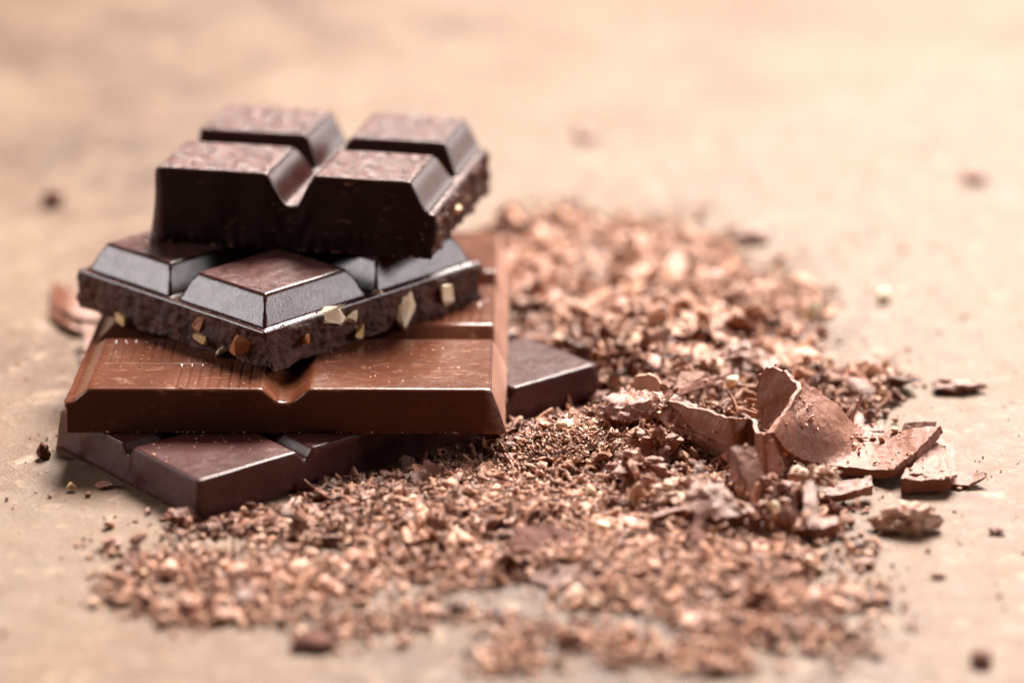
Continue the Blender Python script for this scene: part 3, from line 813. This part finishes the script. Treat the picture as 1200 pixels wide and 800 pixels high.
patch('chocolate_shaving', [[(600, 652, .06), (640, 648, .08), (672, 656, .06)], [(604, 622, .18), (640, 618, .22), (668, 628, .16)]], .10,
      'blurred dark purple brown piece in the crumbs below the milk bar', nu=22, nv=14, rag=.07, wob=.05, seed=29., mat='hero_dark')
patch('chocolate_shaving', [[(668, 566, .18), (700, 580, .16), (738, 590, .14)], [(664, 546, .26), (704, 556, .26), (742, 572, .20)]], .10,
      'dark rough flake half buried in the heap near a yellow nut crumb', nu=26, nv=14, rag=.07, wob=.05, seed=30., mat='hero_dark')
patch('chocolate_shaving', [[(708, 602, .18), (745, 618, .16), (782, 634, .12)], [(712, 594, .22), (748, 608, .20), (786, 624, .15)]], .06,
      'straight brown stick shaped shaving slanting left of the standing splinter', nu=30, nv=6, rag=.05, seed=31.)
patch('chocolate_shaving', [[(762, 612, .24), (800, 606, .26), (846, 596, .30)], [(766, 604, .34), (802, 596, .38), (846, 584, .42)]], .07,
      'upturned flake edge running below the wide pale flake', nu=30, nv=8, rag=.07, wob=.04, seed=32.)
patch('chocolate_shaving', [[(655, 690, .03), (690, 668, .08), (735, 648, .12)], [(662, 678, .08), (698, 658, .14), (742, 640, .16)]], .06,
      'pale blurred shaving slanting upward beside the bare gap in front', nu=24, nv=8, rag=.06, seed=33.)
patch('chocolate_shaving', [[(60, 352, .10), (76, 366, .22), (104, 376, .20), (130, 378, .06)], [(62, 330, .12), (82, 342, .30), (108, 352, .28), (132, 358, .10)]], .09,
      'blurred curved shaving on the table behind the left end of the stack', nu=24, nv=10, rag=.04, seed=34.)
patch('chocolate_shaving', [[(94, 424, .06), (104, 424, .06)], [(100, 402, .22), (114, 404, .20)], [(96, 380, .30), (112, 382, .30)]], .08,
      'blurred bent shaving leaning beside the left edge of the milk bar', nu=12, nv=20, rag=.05, seed=35.)

patch('chocolate_shaving', [[(58, 372, .05), (80, 384, .10), (100, 392, .05)], [(62, 352, .16), (84, 362, .24), (106, 372, .14)]], .07,
      'faint flat shaving below the curved one at the left edge of the stack', nu=24, nv=10, rag=.05, seed=36.)
lump('chocolate_crumb', 1063, 612, .10, .36, .22, .23, 'crumbly pale chocolate nugget alone on the table below the far right fragment', seed=2., amp=.6, mat='pale')
lump('chocolate_crumb', 902, 566, .42, .13, .12, .12, 'hollow crumb at the right of the tilted chunk', seed=3., sub=3, amp=.9)
lump('chocolate_crumb', 936, 556, .46, .13, .12, .10, 'small pale knobbly crumb on top of the crumbly cluster', seed=4., sub=3, mat='pale')
lump('chocolate_crumb', 962, 558, .42, .20, .16, .13, 'whitish crumbly lump on the right shoulder of the cluster', seed=5., amp=.8, mat='pale')
lump('chocolate_crumb', 925, 580, .36, .26, .20, .14, 'broad brown crumbly lump in the middle of the cluster', seed=6., amp=.8)
lump('chocolate_crumb', 888, 606, .30, .20, .18, .15, 'crumbly lump between the tilted chunk and the scooped wall piece', seed=7., amp=.8)
lump('chocolate_crumb', 975, 600, .12, .10, .09, .12, 'dark small crumb in the shade right of the cluster', seed=8., sub=3, mat='hero_dark')
lump('chocolate_crumb', 745, 545, .40, .34, .26, .16, 'rough crumbly mound of scraped chocolate below the pale mass', seed=9., amp=.95)
lump('chocolate_crumb', 770, 520, .50, .22, .18, .20, 'knobbly pinkish crumb under the overhanging ledge', seed=10., amp=.95)
lump('chocolate_crumb', 800, 575, .36, .30, .22, .14, 'crumbly pink patch of chocolate left of the wide pale flake', seed=11., amp=.95, mat='pale')
lump('chocolate_crumb', 62, 233, .12, .20, .18, .14, 'blurred dark crumb alone at the upper left of the table', seed=12., sub=3, mat='hero_dark')
lump('chocolate_crumb', 51, 531, .07, .08, .08, .13, 'small upright dark crumb left of the bottom bar', seed=13., sub=3, mat='hero_dark')
lump('chocolate_crumb', 131, 636, .06, .13, .12, .08, 'blurred brown crumb below the left corner of the bottom bar', seed=14., sub=3)
lump('chocolate_crumb', 122, 568, .04, .10, .08, .05, 'flat brown crumb close to the left edge of the bottom bar', seed=15., sub=3)
lump('chocolate_crumb', 368, 752, .07, .24, .18, .09, 'dark blurred crumb at the lower edge of the spread, left of centre', seed=16., sub=3, mat='hero_dark')
lump('chocolate_crumb', 1150, 771, .07, .13, .12, .10, 'round dark crumb at the bottom right corner of the table', seed=17., sub=3, mat='hero_dark')
lump('chocolate_crumb', 1013, 660, .05, .14, .10, .06, 'flat reddish crumb on bare table right of the spread', seed=18., sub=3)
lump('chocolate_crumb', 1040, 705, .04, .06, .06, .05, 'tiny dark crumb below the flat reddish crumb', seed=19., sub=3, mat='hero_dark')
lump('chocolate_crumb', 1168, 622, .04, .10, .05, .04, 'little pale crumb near the right edge of the picture', seed=20., sub=3)
lump('chocolate_crumb', 1100, 674, .03, .10, .06, .04, 'thin crumb on bare table left below the little pale one', seed=21., sub=3)
lump('chocolate_crumb', 882, 275, .10, .32, .24, .12, 'blurred brown crumb behind the heap, upper right', seed=22., sub=3)
lump('chocolate_crumb', 1142, 208, .08, .20, .2, .12, 'faint blurred crumb at the far upper right of the table', seed=23., sub=3)
lump('chocolate_crumb', 686, 160, .08, .22, .2, .12, 'faint blurred crumb far behind the stack, centre top', seed=24., sub=3)
lump('chocolate_crumb', 1120, 452, .08, .34, .2, .10, 'flat blurred crumb on bare table behind the raised scraping end', seed=25., sub=3)
lump('chocolate_crumb', 212, 605, .10, .18, .14, .10, 'dark crumb tucked under the front corner of the bottom bar', seed=26., sub=3)

def nut(px, py, z, rx, ry, rz, label, mat='nut', seed=1):
    Vv, Fc = chip_mesh(rx, ry, rz, seed, 2); c = g(px, py, z)
    finish('nut_crumb', np.array(Vv) + c, Fc, M[mat], label, 'nut crumb')
nut(692, 576, .26, .09, .08, .08, 'round yellow nut crumb in the sharp part of the heap', 'nut', 5)
nut(640, 586, .20, .19, .09, .07, 'amber nut skin sliver left of the yellow nut crumb', 'nut_skin', 6)
nut(706, 616, .20, .13, .11, .10, 'blurred cream nut crumb below the yellow one', 'nut', 7)
nut(660, 497, .46, .15, .12, .11, 'pale nut half on the heap beside the bottom bar end', 'nut', 8)
nut(638, 499, .45, .10, .10, .10, 'brown skinned nut bit left of the pale nut half', 'nut_skin', 9)
nut(953, 366, .22, .16, .16, .26, 'white blurred nut piece at the right rim of the rear heap', 'nut', 10)
nut(1038, 346, .12, .16, .15, .14, 'pinkish white blurred nut crumb on bare table beyond the rear heap', 'nut', 11)
nut(742, 396, .40, .14, .13, .11, 'white blurred nut crumb in the rear heap', 'nut', 12)
nut(712, 368, .38, .18, .15, .12, 'orange brown blurred nut crumb in the rear heap', 'nut_tan', 13)
nut(858, 447, .48, .14, .12, .11, 'cream blurred nut crumb left above the wavy ribbon', 'nut', 14)
nut(840, 427, .45, .10, .10, .12, 'greenish cream blurred nut crumb beside the arched shaving', 'nut', 15)
nut(83, 571, .05, .09, .07, .06, 'orange nut crumb on the table left of the bottom bar', 'nut_tan', 16)
nut(907, 598, .40, .12, .10, .16, 'cream nut in the hollow of the scooped wall piece', 'nut', 17)
nut(170, 672, .05, .10, .10, .08, 'yellow blurred nut crumb at the left end of the spread', 'nut_tan', 18)
nut(598, 523, .22, .09, .08, .07, 'small white nut crumb at the foot of the milk bar corner', 'nut', 19)

# broken bits tangled between the big scraped pieces
for sh in mid + small:
    n = 46
    c = np.array([(790, 545, 60, 26, .34), (822, 612, 56, 22, .20), (915, 598, 66, 20, .26), (760, 505, 50, 16, .5), (880, 470, 60, 16, .5), (700, 560, 60, 24, .25), (960, 500, 34, 14, .12)])[R.integers(0, 7, n)]
    qx = c[:, 0] + c[:, 2] * R.normal(0, .6, n); qy = c[:, 1] + c[:, 3] * R.normal(0, .6, n); z = c[:, 4] * R.uniform(.3, 1.0, n)
    p = np.array([g(a, b, q) for a, b, q in zip(qx, qy, z)]); k = ~inside(p[:, 0], p[:, 1], D_, inD, .15); p = p[k]; n = len(p)
    s = np.exp(R.normal(math.log(.19), .4, n)).clip(.08, .42)
    batches.append((sh, p, np.stack([s * 1.1, s * R.uniform(.4, 1.1, n), s * R.uniform(.8, 1.5, n)], 1), rotations(n, .9), np.clip(R.beta(1.6, 1.5, n) * .88, .05, .88)))
# crumbs lying on the big scraped pieces, on the bars' rims
HPT = np.concatenate(HP)
for sh in icos:
    HC = np.array([noise.noise(Vector(q_ * 2.2)) for q_ in HPT]); HK = HPT[HC > .12]
    n = 110
    p = HK[R.integers(0, len(HK), n)] + R.normal(0, .015, (n, 3)); p[:, 2] = np.maximum(p[:, 2], .01) + .008
    s = np.exp(R.normal(math.log(.014), .7, n)).clip(.004, .06)
    batches.append((sh, p, np.stack([s * R.uniform(.8, 1.6, n), s, s * .7], 1), rotations(n, .6), R.uniform(.55, .9, n)))
def on_bar(B, n, u0, u1, v0, v1, z, s0, t0, t1):
    a = math.radians(B['yaw']); u = R.uniform(u0, u1, n); v = R.uniform(v0, v1, n); l = B['loc']
    p = np.stack([l[0] + u * math.cos(a) - v * math.sin(a), l[1] + u * math.sin(a) + v * math.cos(a), np.full(n, l[2] + z)], 1)
    s = np.exp(R.normal(math.log(s0), .4, n))
    batches.append((icos[n % 4], p, np.stack([s * R.uniform(.8, 2.2, n), s, s * .6], 1), rotations(n, .4), R.uniform(t0, t1, n)))
on_bar(C_, 60, .45, 2.7, .10, 1.9, TC, .010, .5, .9)
on_bar(C_, 70, 3.35, 5.75, .10, 1.9, TC, .010, .5, .9)
on_bar(C_, 26, .3, 5.9, -.02, .0, .02, .014, .4, 1.)
on_bar(A_, 50, .2, 1.7, .1, 1.4, TA, .010, .4, .85)
on_bar(A_, 50, 2.5, 3.8, .1, 1.4, TA, .010, .4, .85)
on_bar(A_, 60, .1, 4.1, -.03, -.005, .3, .006, .3, .7)
on_bar(A_, 22, .1, 4.1, -.02, .01, .02, .014, .4, .9)
on_bar(D_, 70, .1, 1.6, .1, 1.6, TD, .009, .3, .9)
on_bar(D_, 60, 5.5, 7.0, .1, 2.6, TD, .009, .3, .9)
on_bar(B_, 40, .0, 4.2, .0, .10, .575, .012, .4, .95)
on_bar(B_, 30, .0, .10, .0, 3.9, .575, .010, .3, .8)
o = build_stuff('chocolate_crumbs', batches, M['crumbs'])
tag(o, 'fine milk chocolate crumbs and flakes spread in a heap over the table', 'chocolate crumbs', kind='stuff')
